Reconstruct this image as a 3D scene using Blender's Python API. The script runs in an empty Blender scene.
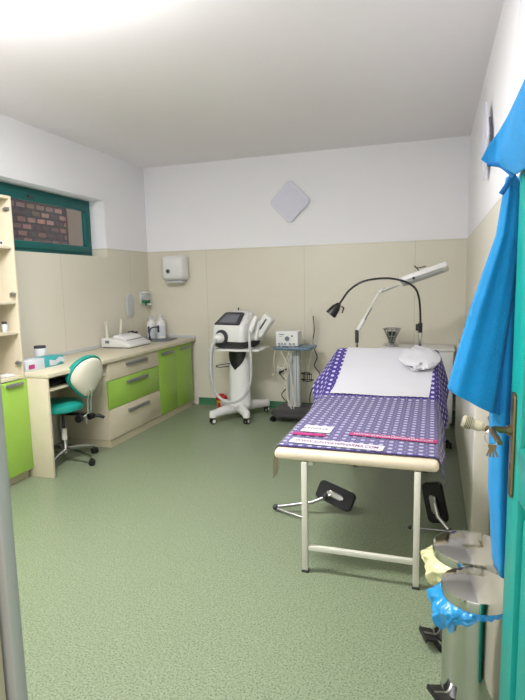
import bpy, bmesh, math, random
from mathutils import Matrix, Vector, noise
R=math.radians; PI=math.pi
random.seed(7)
scn=bpy.context.scene; COL=scn.collection
# ---------------------------------------------------------------- camera
cd=bpy.data.cameras.new('camera'); cam=bpy.data.objects.new('camera',cd); COL.objects.link(cam)
cr=Vector((0.95047431,0.31009755,-0.02093062)); cu=Vector((-0.0196635,0.12720564,0.99168144)); cf=Vector((-0.31018048,0.94215616,-0.1270033))
cam.matrix_world=Matrix(((cr.x,cu.x,-cf.x,3.4433),(cr.y,cu.y,-cf.y,-5.9063),(cr.z,cu.z,-cf.z,1.5),(0,0,0,1)))
cd.sensor_fit='VERTICAL'; cd.sensor_height=36; cd.lens=522.44*36/700; cd.clip_start=.05
scn.camera=cam
# ---------------------------------------------------------------- world, light, exposure
w=bpy.data.worlds.new('world'); scn.world=w; w.use_nodes=True
w.node_tree.nodes['Background'].inputs[0].default_value=(1,.985,.97,1); w.node_tree.nodes['Background'].inputs[1].default_value=1.1
def area(name,loc,sx,sy,power,color,rot=(0,0,0),spread=180):
    l=bpy.data.lights.new(name,'AREA'); l.shape='RECTANGLE'; l.size=sx; l.size_y=sy; l.energy=power; l.color=color; l.spread=R(spread)
    o=bpy.data.objects.new(name,l); o.location=loc; o.rotation_euler=rot; COL.objects.link(o); return o
def tube_light(name,loc,power,radius=.07,color=(1,.985,1)):
    l=bpy.data.lights.new(name,'POINT'); l.energy=power; l.shadow_soft_size=radius; l.color=color
    o=bpy.data.objects.new(name,l); o.location=loc; COL.objects.link(o)
for i in range(3): tube_light('ceiling_tube_light',(1.25+.4*i,-3.86,2.72),7.5)
area('flush_lamp_light',(1.65,-3.86,2.825),1.15,.26,50,(1,.985,1))
area('corridor_fill_light',(3.0,-6.3,2.6),.9,.3,9,(1,.985,.97))  # added fill behind the camera to brighten the door frame, not a known lamp
scn.view_settings.view_transform='Standard'; scn.view_settings.look='None'; scn.view_settings.gamma=1
scn.view_settings.use_curve_mapping=False; scn.view_settings.exposure=0.80
# ---------------------------------------------------------------- materials
def srgb(c):
    f=lambda v:(v/255/12.92) if v/255<=.04045 else ((v/255+.055)/1.055)**2.4
    return (f(c[0]),f(c[1]),f(c[2]),1)
def mat(name,c,rough=.5,metal=0,var=.04,scale=6,bump=0,bscale=60,coat=0,trans=0,alpha=1,sheen=0,emit=0,c2=None):
    m=bpy.data.materials.new(name); m.use_nodes=True; nt=m.node_tree; N=nt.nodes; L=nt.links; b=N['Principled BSDF']
    tc=N.new('ShaderNodeTexCoord'); nz=N.new('ShaderNodeTexNoise'); nz.inputs['Scale'].default_value=scale; nz.inputs['Detail'].default_value=4
    L.new(tc.outputs['Object'],nz.inputs['Vector'])
    mx=N.new('ShaderNodeMix'); mx.data_type='RGBA'; col=srgb(c)
    mx.inputs['A'].default_value=col if c2 is None else srgb(c2)
    if c2 is None: mx.inputs['A'].default_value=tuple(v*(1-var*2) for v in col[:3])+(1,)
    mx.inputs['B'].default_value=tuple(min(1,v*(1+var)) for v in col[:3])+(1,)
    L.new(nz.outputs['Fac'],mx.inputs['Factor']); L.new(mx.outputs['Result'],b.inputs['Base Color'])
    b.inputs['Roughness'].default_value=rough; b.inputs['Metallic'].default_value=metal
    b.inputs['Coat Weight'].default_value=coat; b.inputs['Transmission Weight'].default_value=trans; b.inputs['Alpha'].default_value=alpha
    b.inputs['Sheen Weight'].default_value=sheen
    if emit: b.inputs['Emission Color'].default_value=srgb(c); b.inputs['Emission Strength'].default_value=emit
    if bump:
        n2=N.new('ShaderNodeTexNoise'); n2.inputs['Scale'].default_value=bscale; L.new(tc.outputs['Object'],n2.inputs['Vector'])
        bp=N.new('ShaderNodeBump'); bp.inputs['Strength'].default_value=bump; bp.inputs['Distance'].default_value=.01
        L.new(n2.outputs['Fac'],bp.inputs['Height']); L.new(bp.outputs['Normal'],b.inputs['Normal'])
    return m
M={}
M['white']=mat('white_plastic',(226,226,224),.35,var=.01)
M['offwhite']=mat('ivory_plastic',(214,210,192),.4,var=.02)
M['greywhite']=mat('pale_grey_plastic',(196,200,200),.4,var=.02)
M['lampglass']=mat('opal_glass_panel',(222,222,236),.6,var=.01)
M['black']=mat('black_plastic',(18,18,20),.35)
M['blackpad']=mat('black_vinyl',(13,13,16),.5,bump=.1)
M['charcoal']=mat('charcoal_plastic',(52,52,56),.4)
M['grey']=mat('mid_grey_plastic',(118,122,126),.4)
M['chrome']=mat('chrome',(205,205,205),.12,1,var=.01)
M['steel']=mat('brushed_steel',(172,172,170),.3,1)
M['bin']=mat('polished_steel',(200,200,196),.10,1,var=.01)
M['dullsteel']=mat('dull_handle_metal',(150,152,152),.45,.7)
M['birch']=mat('pale_birch_laminate',(208,198,174),.45,var=.04,scale=9)
M['birch_in']=mat('birch_laminate_panel',(198,188,166),.5,var=.04,scale=9)
M['worktop']=mat('cream_worktop',(208,200,174),.35,var=.04,scale=40)
M['green']=mat('lime_green_front',(150,190,76),.35,var=.03)
M['teal']=mat('teal_paint',(0,94,92),.5,var=.06,scale=5)
M['tealdoor']=mat('teal_door_paint',(16,156,146),.38,var=.05,scale=5)
M['tealfab']=mat('teal_vinyl',(20,148,134),.45,bump=.05)
M['robe']=mat('blue_fleece',(1,134,198),.9,var=.10,scale=14,bump=.35,bscale=260,sheen=.06)
M['robedark']=mat('blue_fleece_trim',(2,110,180),.9,var=.08,scale=14,sheen=.06)
M['vinyl']=mat('cream_vinyl',(216,202,178),.4,var=.02,bump=.04,bscale=200)
M['frame']=mat('white_enamel_tube',(204,203,190),.35,var=.02)
M['paper']=mat('white_paper',(204,204,210),.8,var=.01,bump=.1,bscale=30)
M['brass']=mat('aged_brass',(132,112,76),.32,.85,var=.1,scale=20)
M['jamb']=mat('pale_grey_frame_paint',(146,145,138),.5)
M['jambbeige']=mat('beige_reveal_paint',(164,152,128),.6)
M['yellow']=mat('yellow_plastic',(214,170,60),.4)
M['red']=mat('red_plastic',(200,36,36),.4)
M['pink']=mat('magenta_print',(170,50,116),.6)
M['ink']=mat('magenta_ink',(110,16,96),.6)
M['darkink']=mat('dark_print',(60,60,80),.6)
M['screen']=mat('dim_grey_screen',(112,114,122),.2,var=.02)
M['tealbox']=mat('teal_printed_card',(60,168,172),.5,var=.1,scale=25)
M['card']=mat('white_card',(206,212,218),.6,var=.04)
M['bluetray']=mat('slate_blue_plastic',(92,116,138),.4)
M['trolleybase']=mat('dark_grey_plastic',(66,62,66),.45)
M['greenliquid']=mat('green_soap',(20,110,70),.2)
M['kick']=mat('plinth_laminate',(188,180,152),.5)
M['cove']=mat('dark_green_vinyl_cove',(62,118,84),.4,var=.06,scale=30)
M['radiator']=mat('cream_white_enamel',(206,203,190),.3,var=.01)
M['cable']=mat('black_rubber_cable',(20,20,22),.5)
M['hose']=mat('pale_grey_hose',(186,188,188),.4)
M['concrete']=mat('outside_plaster',(112,98,90),.9,var=.1)
# translucent ones
def translucent(name,c,alpha,rough,bump=0,bscale=30):
    m=mat(name,c,rough,alpha=alpha,bump=bump,bscale=bscale,var=.03); return m
M['bagblue']=translucent('blue_bin_liner',(40,156,222),.82,.22,.5,40)
M['bagyellow']=translucent('pale_yellow_bin_liner',(232,230,178),.8,.25,.5,40)
M['film']=translucent('clear_plastic_film',(176,174,190),.28,.18,.25,14)
M['clear']=translucent('clear_plastic',(220,228,228),.45,.1)
def glass():
    m=bpy.data.materials.new('window_glass'); m.use_nodes=True; N=m.node_tree.nodes; L=m.node_tree.links; N.clear()
    o=N.new('ShaderNodeOutputMaterial'); mx=N.new('ShaderNodeMixShader'); t=N.new('ShaderNodeBsdfTransparent'); g=N.new('ShaderNodeBsdfGlossy')
    fr=N.new('ShaderNodeMath'); fr.operation='MULTIPLY'; lw=N.new('ShaderNodeLayerWeight'); lw.inputs['Blend'].default_value=.2; L.new(lw.outputs['Facing'],fr.inputs[0]); fr.inputs[1].default_value=.10; g.inputs['Roughness'].default_value=.02
    t.inputs[0].default_value=(.85,.87,.87,1)
    L.new(fr.outputs[0],mx.inputs[0]); L.new(t.outputs[0],mx.inputs[1]); L.new(g.outputs[0],mx.inputs[2]); L.new(mx.outputs[0],o.inputs[0]); return m
M['glass']=glass()
def math_node(nt,op,a,b=None,c=None):
    n=nt.nodes.new('ShaderNodeMath'); n.operation=op
    for i,v in enumerate((a,b,c)):
        if v is None: continue
        if isinstance(v,(int,float)): n.inputs[i].default_value=v
        else: nt.links.new(v,n.inputs[i])
    return n.outputs[0]
def wall_mat(axis):
    """white paint above, glossy cream panelling up to 1.92 m"""
    m=bpy.data.materials.new('painted_wall_with_cream_dado'); m.use_nodes=True; nt=m.node_tree; N=nt.nodes; L=nt.links; b=N['Principled BSDF']
    tc=N.new('ShaderNodeTexCoord'); sp=N.new('ShaderNodeSeparateXYZ'); L.new(tc.outputs['Object'],sp.inputs[0])
    z=sp.outputs['Z']; h=sp.outputs[axis]
    up=math_node(nt,'GREATER_THAN',z,1.917)
    nz=N.new('ShaderNodeTexNoise'); nz.inputs['Scale'].default_value=1.6; nz.inputs['Detail'].default_value=5; L.new(tc.outputs['Object'],nz.inputs['Vector'])
    cr_=N.new('ShaderNodeMix'); cr_.data_type='RGBA'; cr_.inputs['A'].default_value=srgb((216,211,194)); cr_.inputs['B'].default_value=srgb((225,220,205)); L.new(nz.outputs['Fac'],cr_.inputs['Factor'])
    seam=math_node(nt,'LESS_THAN',math_node(nt,'FRACT',math_node(nt,'DIVIDE',math_node(nt,'ADD',h,10.18),1.22)),.004)
    lip=math_node(nt,'MULTIPLY',math_node(nt,'GREATER_THAN',z,1.90),math_node(nt,'LESS_THAN',z,1.917))
    s2=N.new('ShaderNodeMix'); s2.data_type='RGBA'; s2.inputs['B'].default_value=srgb((176,170,140)); L.new(math_node(nt,'MULTIPLY',math_node(nt,'MAXIMUM',seam,math_node(nt,'MULTIPLY',lip,.3)),.6),s2.inputs['Factor']); L.new(cr_.outputs['Result'],s2.inputs['A'])
    fi=N.new('ShaderNodeMix'); fi.data_type='RGBA'; fi.inputs['B'].default_value=srgb((243,242,246)); L.new(up,fi.inputs['Factor']); L.new(s2.outputs['Result'],fi.inputs['A'])
    L.new(fi.outputs['Result'],b.inputs['Base Color'])
    L.new(math_node(nt,'ADD',math_node(nt,'MULTIPLY',up,.45),.33),b.inputs['Roughness'])
    n2=N.new('ShaderNodeTexNoise'); n2.inputs['Scale'].default_value=5; L.new(tc.outputs['Object'],n2.inputs['Vector'])
    bp=N.new('ShaderNodeBump'); bp.inputs['Strength'].default_value=.12; bp.inputs['Distance'].default_value=.03; L.new(n2.outputs['Fac'],bp.inputs['Height']); L.new(bp.outputs['Normal'],b.inputs['Normal'])
    return m
def floor_mat():
    m=bpy.data.materials.new('speckled_green_vinyl'); m.use_nodes=True; nt=m.node_tree; N=nt.nodes; L=nt.links; b=N['Principled BSDF']
    tc=N.new('ShaderNodeTexCoord')
    n1=N.new('ShaderNodeTexNoise'); n1.inputs['Scale'].default_value=125; n1.inputs['Detail'].default_value=5; L.new(tc.outputs['Object'],n1.inputs['Vector'])
    r1=N.new('ShaderNodeValToRGB'); e=r1.color_ramp.elements
    e[0].position=.36; e[0].color=srgb((92,105,81)); e[1].position=.62; e[1].color=srgb((138,147,123))
    k=e.new(.48); k.color=srgb((120,134,105)); L.new(n1.outputs['Fac'],r1.inputs['Fac'])
    v=N.new('ShaderNodeTexVoronoi'); v.inputs['Scale'].default_value=95; L.new(tc.outputs['Object'],v.inputs['Vector'])
    mx=N.new('ShaderNodeMix'); mx.data_type='RGBA'; mx.inputs['B'].default_value=srgb((158,170,145)); L.new(r1.outputs['Color'],mx.inputs['A'])
    L.new(math_node(nt,'MULTIPLY',math_node(nt,'LESS_THAN',v.outputs['Distance'],.22),.55),mx.inputs['Factor'])
    L.new(mx.outputs['Result'],b.inputs['Base Color']); b.inputs['Roughness'].default_value=.36
    bp=N.new('ShaderNodeBump'); bp.inputs['Strength'].default_value=.08; bp.inputs['Distance'].default_value=.004; L.new(n1.outputs['Fac'],bp.inputs['Height']); L.new(bp.outputs['Normal'],b.inputs['Normal'])
    return m
def dots_mat():
    m=bpy.data.materials.new('purple_cloth_with_white_dots'); m.use_nodes=True; nt=m.node_tree; N=nt.nodes; L=nt.links; b=N['Principled BSDF']
    uv=N.new('ShaderNodeTexCoord'); sp=N.new('ShaderNodeSeparateXYZ'); L.new(uv.outputs['UV'],sp.inputs[0])
    def cell(o,p,off=0):
        return math_node(nt,'ABSOLUTE',math_node(nt,'SUBTRACT',math_node(nt,'FRACT',math_node(nt,'ADD',math_node(nt,'DIVIDE',o,p),off)),.5))
    a=cell(sp.outputs[0],.050); c=cell(sp.outputs[1],.056)
    p4=lambda x:math_node(nt,'POWER',x,3)
    d=math_node(nt,'ADD',p4(a),p4(c)); dot=math_node(nt,'LESS_THAN',d,.0115)
    a2=cell(sp.outputs[0],.050,.5); c2=cell(sp.outputs[1],.056,.5)
    dot2=math_node(nt,'LESS_THAN',math_node(nt,'ADD',p4(a2),p4(c2)),.0002)
    f=math_node(nt,'MAXIMUM',dot,dot2)
    mx=N.new('ShaderNodeMix'); mx.data_type='RGBA'; mx.inputs['A'].default_value=srgb((60,46,128)); mx.inputs['B'].default_value=srgb((200,196,226)); L.new(f,mx.inputs['Factor'])
    L.new(mx.outputs['Result'],b.inputs['Base Color']); b.inputs['Roughness'].default_value=.75
    return m
def brick_outside():
    m=bpy.data.materials.new('rubble_stone_wall'); m.use_nodes=True; nt=m.node_tree; N=nt.nodes; L=nt.links; b=N['Principled BSDF']
    tc=N.new('ShaderNodeTexCoord'); sp=N.new('ShaderNodeSeparateXYZ'); L.new(tc.outputs['Object'],sp.inputs[0]); cb=N.new('ShaderNodeCombineXYZ'); L.new(sp.outputs['Y'],cb.inputs[0]); L.new(sp.outputs['Z'],cb.inputs[1])
    br=N.new('ShaderNodeTexBrick'); L.new(cb.outputs[0],br.inputs['Vector']); br.inputs['Scale'].default_value=2.6; br.inputs['Color1'].default_value=srgb((84,74,75)); br.inputs['Color2'].default_value=srgb((200,150,136)); br.inputs['Mortar'].default_value=srgb((70,62,62)); br.inputs['Mortar Size'].default_value=.05; br.inputs['Bias'].default_value=-.35
    nz=N.new('ShaderNodeTexNoise'); nz.inputs['Scale'].default_value=9; L.new(tc.outputs['Object'],nz.inputs['Vector'])
    mx=N.new('ShaderNodeMix'); mx.data_type='RGBA'; mx.blend_type='MULTIPLY'; mx.inputs['Factor'].default_value=.6
    L.new(br.outputs['Color'],mx.inputs['A']); L.new(nz.outputs['Color'],mx.inputs['B']); L.new(mx.outputs['Result'],b.inputs['Base Color']); b.inputs['Roughness'].default_value=.9
    return m
M['floor']=floor_mat(); M['dots']=dots_mat(); M['wallx']=wall_mat('X'); M['wally']=wall_mat('Y'); M['stone']=brick_outside()
M['ceiling']=mat('ceiling_paint',(246,242,247),.85,var=.015,scale=1.2,bump=.12,bscale=4)
# ---------------------------------------------------------------- mesh builder
class MB:
    def __init__(s,T=None): s.bm=bmesh.new(); s.T=T; s.uv=None
    def box(s,c,d,rz=0,rx=0,ry=0,bev=0,seg=2,Mx=None):
        t=bmesh.new(); bmesh.ops.create_cube(t,size=1)
        bmesh.ops.scale(t,vec=d,verts=t.verts)
        if bev: bmesh.ops.bevel(t,geom=list(t.edges),offset=min(bev,min(d)*.49),segments=seg,affect='EDGES',profile=.5)
        m=Matrix.Translation(c)@Matrix.Rotation(rz,4,'Z')@Matrix.Rotation(ry,4,'Y')@Matrix.Rotation(rx,4,'X')
        if Mx is not None: m=Mx
        s._add(t,m); return s
    def b2(s,a,b,bev=0,seg=2):
        return s.box([(a[i]+b[i])/2 for i in range(3)],[abs(b[i]-a[i]) for i in range(3)],bev=bev,seg=seg)
    def _add(s,t,m):
        t.transform(m); me=bpy.data.meshes.new('t'); t.to_mesh(me); t.free(); s.bm.from_mesh(me); bpy.data.meshes.remove(me)
    def cyl(s,p0,p1,r0,r1=None,seg=20):
        return s.tube([p0,p1],[r0,r0 if r1 is None else r1],seg)
    def tube(s,pts,r,seg=12,closed=False):
        P=[Vector(p) for p in pts]; n=len(P); rr=r if isinstance(r,(list,tuple)) else [r]*n
        up=None; rings=[]
        for i,p in enumerate(P):
            a=P[(i-1)%n] if (i>0 or closed) else p; b=P[(i+1)%n] if (i<n-1 or closed) else p
            d=(b-a).normalized()
            if up is None: up=Vector((0,0,1)) if abs(d.z)<.9 else Vector((1,0,0))
            up=(up-d*up.dot(d)).normalized(); q=d.cross(up)
            rings.append([s.bm.verts.new(p+(up*math.cos(2*PI*k/seg)+q*math.sin(2*PI*k/seg))*rr[i]) for k in range(seg)])
        s._skin(rings,closed); return s
    def _skin(s,rings,closed=False,caps=True):
        n=len(rings); g=len(rings[0])
        for i in range(n if closed else n-1):
            a,b=rings[i],rings[(i+1)%n]
            for k in range(g): s.bm.faces.new((a[k],a[(k+1)%g],b[(k+1)%g],b[k]))
        if caps and not closed:
            s.bm.faces.new(list(reversed(rings[0]))); s.bm.faces.new(rings[-1])
    def loft(s,secs,seg=40,caps=True):
        """secs: list of functions theta->Vector"""
        s._skin([[s.bm.verts.new(f(2*PI*k/seg)) for k in range(seg)] for f in secs],caps=caps); return s
    def lathe(s,prof,c=(0,0,0),seg=36,Mx=None,caps=True):
        c=Vector(c); rings=[]
        for r,z in prof:
            ring=[]
            for k in range(seg):
                v=Vector((max(r,1e-4)*math.cos(2*PI*k/seg),max(r,1e-4)*math.sin(2*PI*k/seg),z))
                if Mx is not None: v=Mx@v
                ring.append(s.bm.verts.new(v+c))
            rings.append(ring)
        s._skin(rings,caps=caps); return s
    def prism(s,poly,h,Mx,bev=0):
        """poly in local xy, extruded h along local z, placed by Mx"""
        t=bmesh.new(); a=[t.verts.new((x,y,0)) for x,y in poly]; b=[t.verts.new((x,y,h)) for x,y in poly]; n=len(poly)
        t.faces.new(list(reversed(a))); t.faces.new(b)
        for k in range(n): t.faces.new((a[k],a[(k+1)%n],b[(k+1)%n],b[k]))
        bmesh.ops.recalc_face_normals(t,faces=t.faces)
        if bev: bmesh.ops.bevel(t,geom=list(t.edges),offset=bev,segments=2,affect='EDGES',profile=.5)
        s._add(t,Mx); return s
    def sphere(s,c,r,sc=(1,1,1),seg=20):
        t=bmesh.new(); bmesh.ops.create_uvsphere(t,u_segments=seg,v_segments=seg//2,radius=r)
        s._add(t,Matrix.Translation(c)@Matrix.Diagonal((sc[0],sc[1],sc[2],1))); return s
    def grid(s,nu,nv,f,uvf=None,close_u=False):
        vs=[[s.bm.verts.new(f(i/nu,j/nv)) for i in range(nu+(0 if close_u else 1))] for j in range(nv+1)]
        if uvf: lay=s.bm.loops.layers.uv.verify()
        for j in range(nv):
            for i in range(nu):
                i2=(i+1)%nu if close_u else i+1
                fc=s.bm.faces.new((vs[j][i],vs[j][i2],vs[j+1][i2],vs[j+1][i]))
                if uvf:
                    for l,(a,b) in zip(fc.loops,((i,j),(i+1,j),(i+1,j+1),(i,j+1))): l[lay].uv=uvf(a/nu,b/nv)
        return s
    def build(s,name,m,parent=None,smooth=40,keep_normals=False):
        if s.T is not None: s.bm.transform(s.T)
        if not keep_normals: bmesh.ops.recalc_face_normals(s.bm,faces=s.bm.faces)
        me=bpy.data.meshes.new(name); s.bm.to_mesh(me); s.bm.free()
        o=bpy.data.objects.new(name,me); COL.objects.link(o); me.materials.append(M[m] if isinstance(m,str) else m)
        if smooth:
            for p in me.polygons: p.use_smooth=True
            me.set_sharp_from_angle(angle=R(smooth))
        if parent is not None:
            o.parent=parent
            if parent.type=='EMPTY': o.matrix_parent_inverse=Matrix.Translation(-parent.location)
        return o
def thing(name,label,cat,loc,group=None):
    o=bpy.data.objects.new(name,None); COL.objects.link(o); o.location=loc; o.empty_display_size=.1
    tag(o,label,cat,group); return o
def tag(o,label,cat,group=None):
    o['label']=label; o['category']=cat
    if group: o['group']=group
    return o
def struct(o): o['kind']='structure'; return o
def copy_thing(root,loc,rz,label):
    r=root.copy(); COL.objects.link(r); r.location=loc; r.rotation_euler=(0,0,rz); r['label']=label
    for ch in root.children:
        c=ch.copy(); COL.objects.link(c); c.parent=r
        for g in ch.children:
            d=g.copy(); COL.objects.link(d); d.parent=c
    return r
def smoothpath(pts,n=8):
    P=[Vector(p) for p in pts]; out=[]
    for i in range(len(P)-1):
        p0=P[max(i-1,0)];p1=P[i];p2=P[i+1];p3=P[min(i+2,len(P)-1)]
        for k in range(n):
            t=k/n; out.append(.5*((2*p1)+(p2-p0)*t+(2*p0-5*p1+4*p2-p3)*t*t+(3*p1-p0-3*p2+p3)*t**3))
    out.append(P[-1]); return out
W=3.761; H=2.937
# ================================================================ THE ROOM
struct(MB().b2((-.4,-7.2,-.1),(W+.25,.2,0)).build('floor','floor'))
struct(MB().b2((-.25,-5.3,H),(W+.25,.2,H+.1)).build('ceiling','ceiling'))
struct(MB().b2((-.4,0,0),(W+.25,.2,H)).build('wall_back','wallx'))
struct(MB().b2((W,-5.3,0),(W+.2,0,H)).build('wall_right','wally'))
# left wall with a deep window opening
WY0,WY1,WZ0,WZ1=-3.05,-.87,1.822,2.43
m=MB(); m.b2((-.25,-5.3,0),(0,0,WZ0)); m.b2((-.25,-5.3,WZ1),(0,0,H)); m.b2((-.25,WY1,WZ0),(0,0,WZ1)); m.b2((-.25,-5.3,WZ0),(0,WY0,WZ1))
struct(m.build('wall_left','wally'))
# front wall (the doorway the photo looks through)
m=MB(); m.b2((-.4,-5.36,0),(2.69,-5.22,H)); m.b2((2.69,-5.36,2.02),(W,-5.22,H)); struct(m.build('wall_front','wallx'))
m=MB(); m.b2((2.69,-5.50,0),(2.712,-5.23,2.02),bev=.002); struct(m.build('trim_1','jambbeige'))
m=MB(); m.b2((2.675,-5.222,0),(2.727,-5.192,2.07),bev=.006); struct(m.build('trim_2','jamb'))
# cove skirting in green vinyl
def cove(pts,h=.085,d=.022):
    m=MB(); n=len(pts)
    for a,b in zip(pts[:-1],pts[1:]):
        a=Vector(a);b=Vector(b); t=(b-a).normalized(); nrm=Vector((t.y,-t.x,0))
        prof=[(0,0),(d,0),(.009,.010),(.005,.024),(.004,h),(0,h)]
        ra=[m.bm.verts.new(a+nrm*x+Vector((0,0,z))) for x,z in prof]; rb=[m.bm.verts.new(b+nrm*x+Vector((0,0,z))) for x,z in prof]
        m._skin([ra,rb])
    return m
struct(cove([(.64,-.001,0),(W-.001,-.001,0)]).build('baseboard_back','cove'))
struct(cove([(W-.001,-.03,0),(W-.001,-.5,0)]).build('baseboard_right','cove'))
# window: teal timber frame set back in the opening
win=MB(); fx0,fx1=-.235,-.165
def ring(m,y0,y1,z0,z1,x0,x1,t,bev=.006):
    m.b2((x0,y0,z0),(x1,y1,z0+t),bev); m.b2((x0,y0,z1-t),(x1,y1,z1),bev); m.b2((x0,y0,z0+t),(x1,y0+t,z1-t),bev); m.b2((x0,y1-t,z0+t),(x1,y1,z1-t),bev)
ring(win,WY0,WY1-.002,WZ0+.002,WZ1-.002,fx0,fx1-.02,.065)
wf=struct(win.build('window_1','teal'))
m=MB(); ring(m,WY0+.055,WY1-.05,WZ0+.045,WZ1-.05,fx0+.02,fx1,.07); m.build('window_sash','teal',wf)
m=MB(); m.b2((fx0+.04,WY0+.11,WZ0+.10),(fx0+.046,WY1-.11,WZ1-.10)); m.build('window_pane','glass',wf)
m=MB(); m.box((fx1+.006,-1.80,WZ1-.085),(.012,.085,.022),bev=.004); m.tube([(fx1+.01,-1.80,WZ1-.085),(fx1+.035,-1.80,WZ1-.085),(fx1+.037,-1.86,WZ1-.092)],.008,8); m.build('window_handle','charcoal',wf)
# what lies outside the window
struct(MB().b2((-2.2,-6,0),(-2.0,1.03,3.3)).build('wall_outside','stone'))
struct(MB().b2((-2.15,1.03,0),(-1.97,4.5,3.3)).build('wall_outside_pier','concrete'))
# ceiling lamp (just outside the frame)
M['diffuser']=mat('lit_diffuser',(255,250,240),.4,emit=2.2,var=0)
t=thing('ceiling_lamp','long flush white ceiling lamp with a glowing diffuser','lamp',(1.65,-3.86,H-.001))
m=MB(); m.b2((1.03,-4.02,H-.05),(2.27,-3.70,H-.001),bev=.01); m.build('housing','white',t)
m=MB(); m.b2((1.05,-4.005,H-.10),(2.25,-3.715,H-.052),bev=.015); m.build('diffuser','diffuser',t)
# ================================================================ RADIATOR BOX on the right wall
t=thing('radiator','tall cream white radiator casing standing against the right wall beside the bed','radiator',(3.71,-2.0,0))
m=MB(); m.b2((3.662,-2.93,0),(W-.002,-.62,.93),bev=.012,seg=3); m.build('casing','radiator',t)
m=MB(); m.b2((3.690,-2.85,.931),(W-.02,-.7,.937),bev=.002)
for k in range(40): m.b2((3.695,-2.83+k*.053,.937),(3.735,-2.80+k*.053,.941))
m.build('top_grille','greywhite',t)
# thermostatic valve
v=MB(); Mx=Matrix.Translation((3.695,-3.17,.765))@Matrix.Rotation(R(-74),4,'Y')
v.lathe([(.0,0),(.018,0),(.020,.012),(.026,.018),(.027,.05),(.024,.055),(.029,.06),(.030,.102),(.026,.110),(0,.110)],Mx=Mx,seg=28)
for k in range(14):
    a=2*PI*k/14; v.tube([Mx@Vector((.0295*math.cos(a),.0295*math.sin(a),.064)),Mx@Vector((.0295*math.cos(a),.0295*math.sin(a),.100))],.0025,6)
M['aged_ivory']=mat('aged_ivory_plastic',(190,186,160),.4,var=.02)
vo=v.build('thermostat_head','aged_ivory',t)
for k in range(4):
    m=MB(); zz=.070+.008*k; m.tube([Mx@Vector((.0312*math.cos(2*PI*i/28),.0312*math.sin(2*PI*i/28),zz)) for i in range(28)],.0012,6,closed=True); m.build('grip_groove','charcoal',vo)
m=MB(); m.cyl(Mx@Vector((0,0,.1095)),Mx@Vector((0,0,.1125)),.017); m.build('head_cap','grey',vo)
m=MB(); m.tube(smoothpath([(3.693,-3.17,.764),(3.72,-3.17,.757),(3.735,-3.16,.757),(3.738,-3.05,.757),(3.738,-2.925,.757)]),.010,10); m.cyl((3.700,-3.17,.762),(3.722,-3.17,.756),.016,seg=6); m.build('valve_body','brass',t)
# ================================================================ TALL SHELF CABINET (left edge)
CX=.41; CY1=-2.655; CY0=-3.46
t=thing('storage_cabinet','tall birch cabinet with open shelves above a lime green door','cabinet',(.2,-3.05,0))
m=MB(); m.b2((.004,CY1-.02,.07),(CX,CY1,2.185),.001); m.b2((.004,CY0,.07),(CX,CY0+.02,2.185),.001)
m.b2((.004,CY0+.02,2.165),(CX,CY1-.02,2.185)); m.b2((.004,CY0+.02,.07),(CX,CY1-.02,.09)); m.b2((.004,CY0+.02,.805),(CX,CY1-.02,.825)); m.build('carcass','birch',t)
m=MB(); m.b2((.004,CY0+.02,.09),(.012,CY1-.02,2.165)); m.build('back_panel','birch_in',t)
for z in (1.815,1.40,1.168):
    m=MB(); m.b2((.013,CY0+.021,z-.018),(CX-.008,CY1-.021,z),.001); m.build('shelf','birch',t)
m=MB(); m.b2((.02,CY0+.02,0),(CX-.03,CY1-.01,.07)); m.build('plinth','kick',t)
d=MB().b2((CX+.001,CY1-.40,.075),(CX+.019,CY1-.002,.80),.002).build('door','green',t)
m=MB(); m.b2((CX+.020,CY1-.22,.762),(CX+.040,CY1-.055,.785),.004); m.build('handle','dullsteel',d)
d=MB().b2((CX+.001,CY0+.002,.075),(CX+.019,CY1-.404,.80),.002).build('door','green',t)
m=MB(); m.b2((CX+.020,CY0+.055,.762),(CX+.040,CY0+.22,.785),.004); m.build('handle','dullsteel',d)
for z in (2.09,1.455,.925):
    m=MB(); m.cyl((CX-.035,CY1-.021,z),(CX-.035,CY1-.028,z),.017,seg=16); m.box((CX-.022,CY1-.033,z),(.055,.014,.016),bev=.003); m.box((CX-.002,CY1-.040,z),(.014,.026,.022),bev=.003); m.build('hinge','dullsteel',t)
# items on its shelves
def bottle(name,label,cat,c,r,h,matb,matc,capr=None,caph=.02,neck=True,group=None):
    t=thing(name,label,cat,c,group); x,y,z=c; capr=capr or r*.55
    m=MB(); prof=[(0,0),(r*.92,0),(r,.005),(r,h*.72),(r*.85,h*.84),(capr*.9,h*.9),(capr*.9,h)] if neck else [(0,0),(r*.95,0),(r,.004),(r,h*.96),(r*.96,h),(capr,h)]
    m.lathe(prof,c,28); m.build('bottle_body' if neck else 'jar_body',matb,t)
    m=MB(); m.lathe([(0,h),(capr,h),(capr,h+caph*.9),(capr*.9,h+caph),(0,h+caph)],c,24); m.build('cap' if neck else 'lid',matc,t)
    return t
b_=bottle('jar','small clear jar with a dark lid on the cabinet shelf','jar',(.33,-2.735,1.169),.021,.062,'greywhite','charcoal',capr=.018,neck=False)
MB().b2((.30,-2.79,1.816),(.38,-2.715,1.856),.004)
t=thing('camera_module','small white box with one dark round eye on the upper shelf','box',(.34,-2.755,1.816))
m=MB(); m.b2((.30,-2.79,1.816),(.37,-2.72,1.858),.006); m.build('housing','white',t)
m=MB(); m.cyl((.3705,-2.745,1.838),(.374,-2.745,1.838),.010); m.build('eye','charcoal',t)
m=MB(); m.b2((.29,-2.80,.826),(.37,-2.71,.845),.006); tag(m.build('soap_dish','white'),'small white dish in the lowest open compartment of the cabinet','dish')
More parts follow.
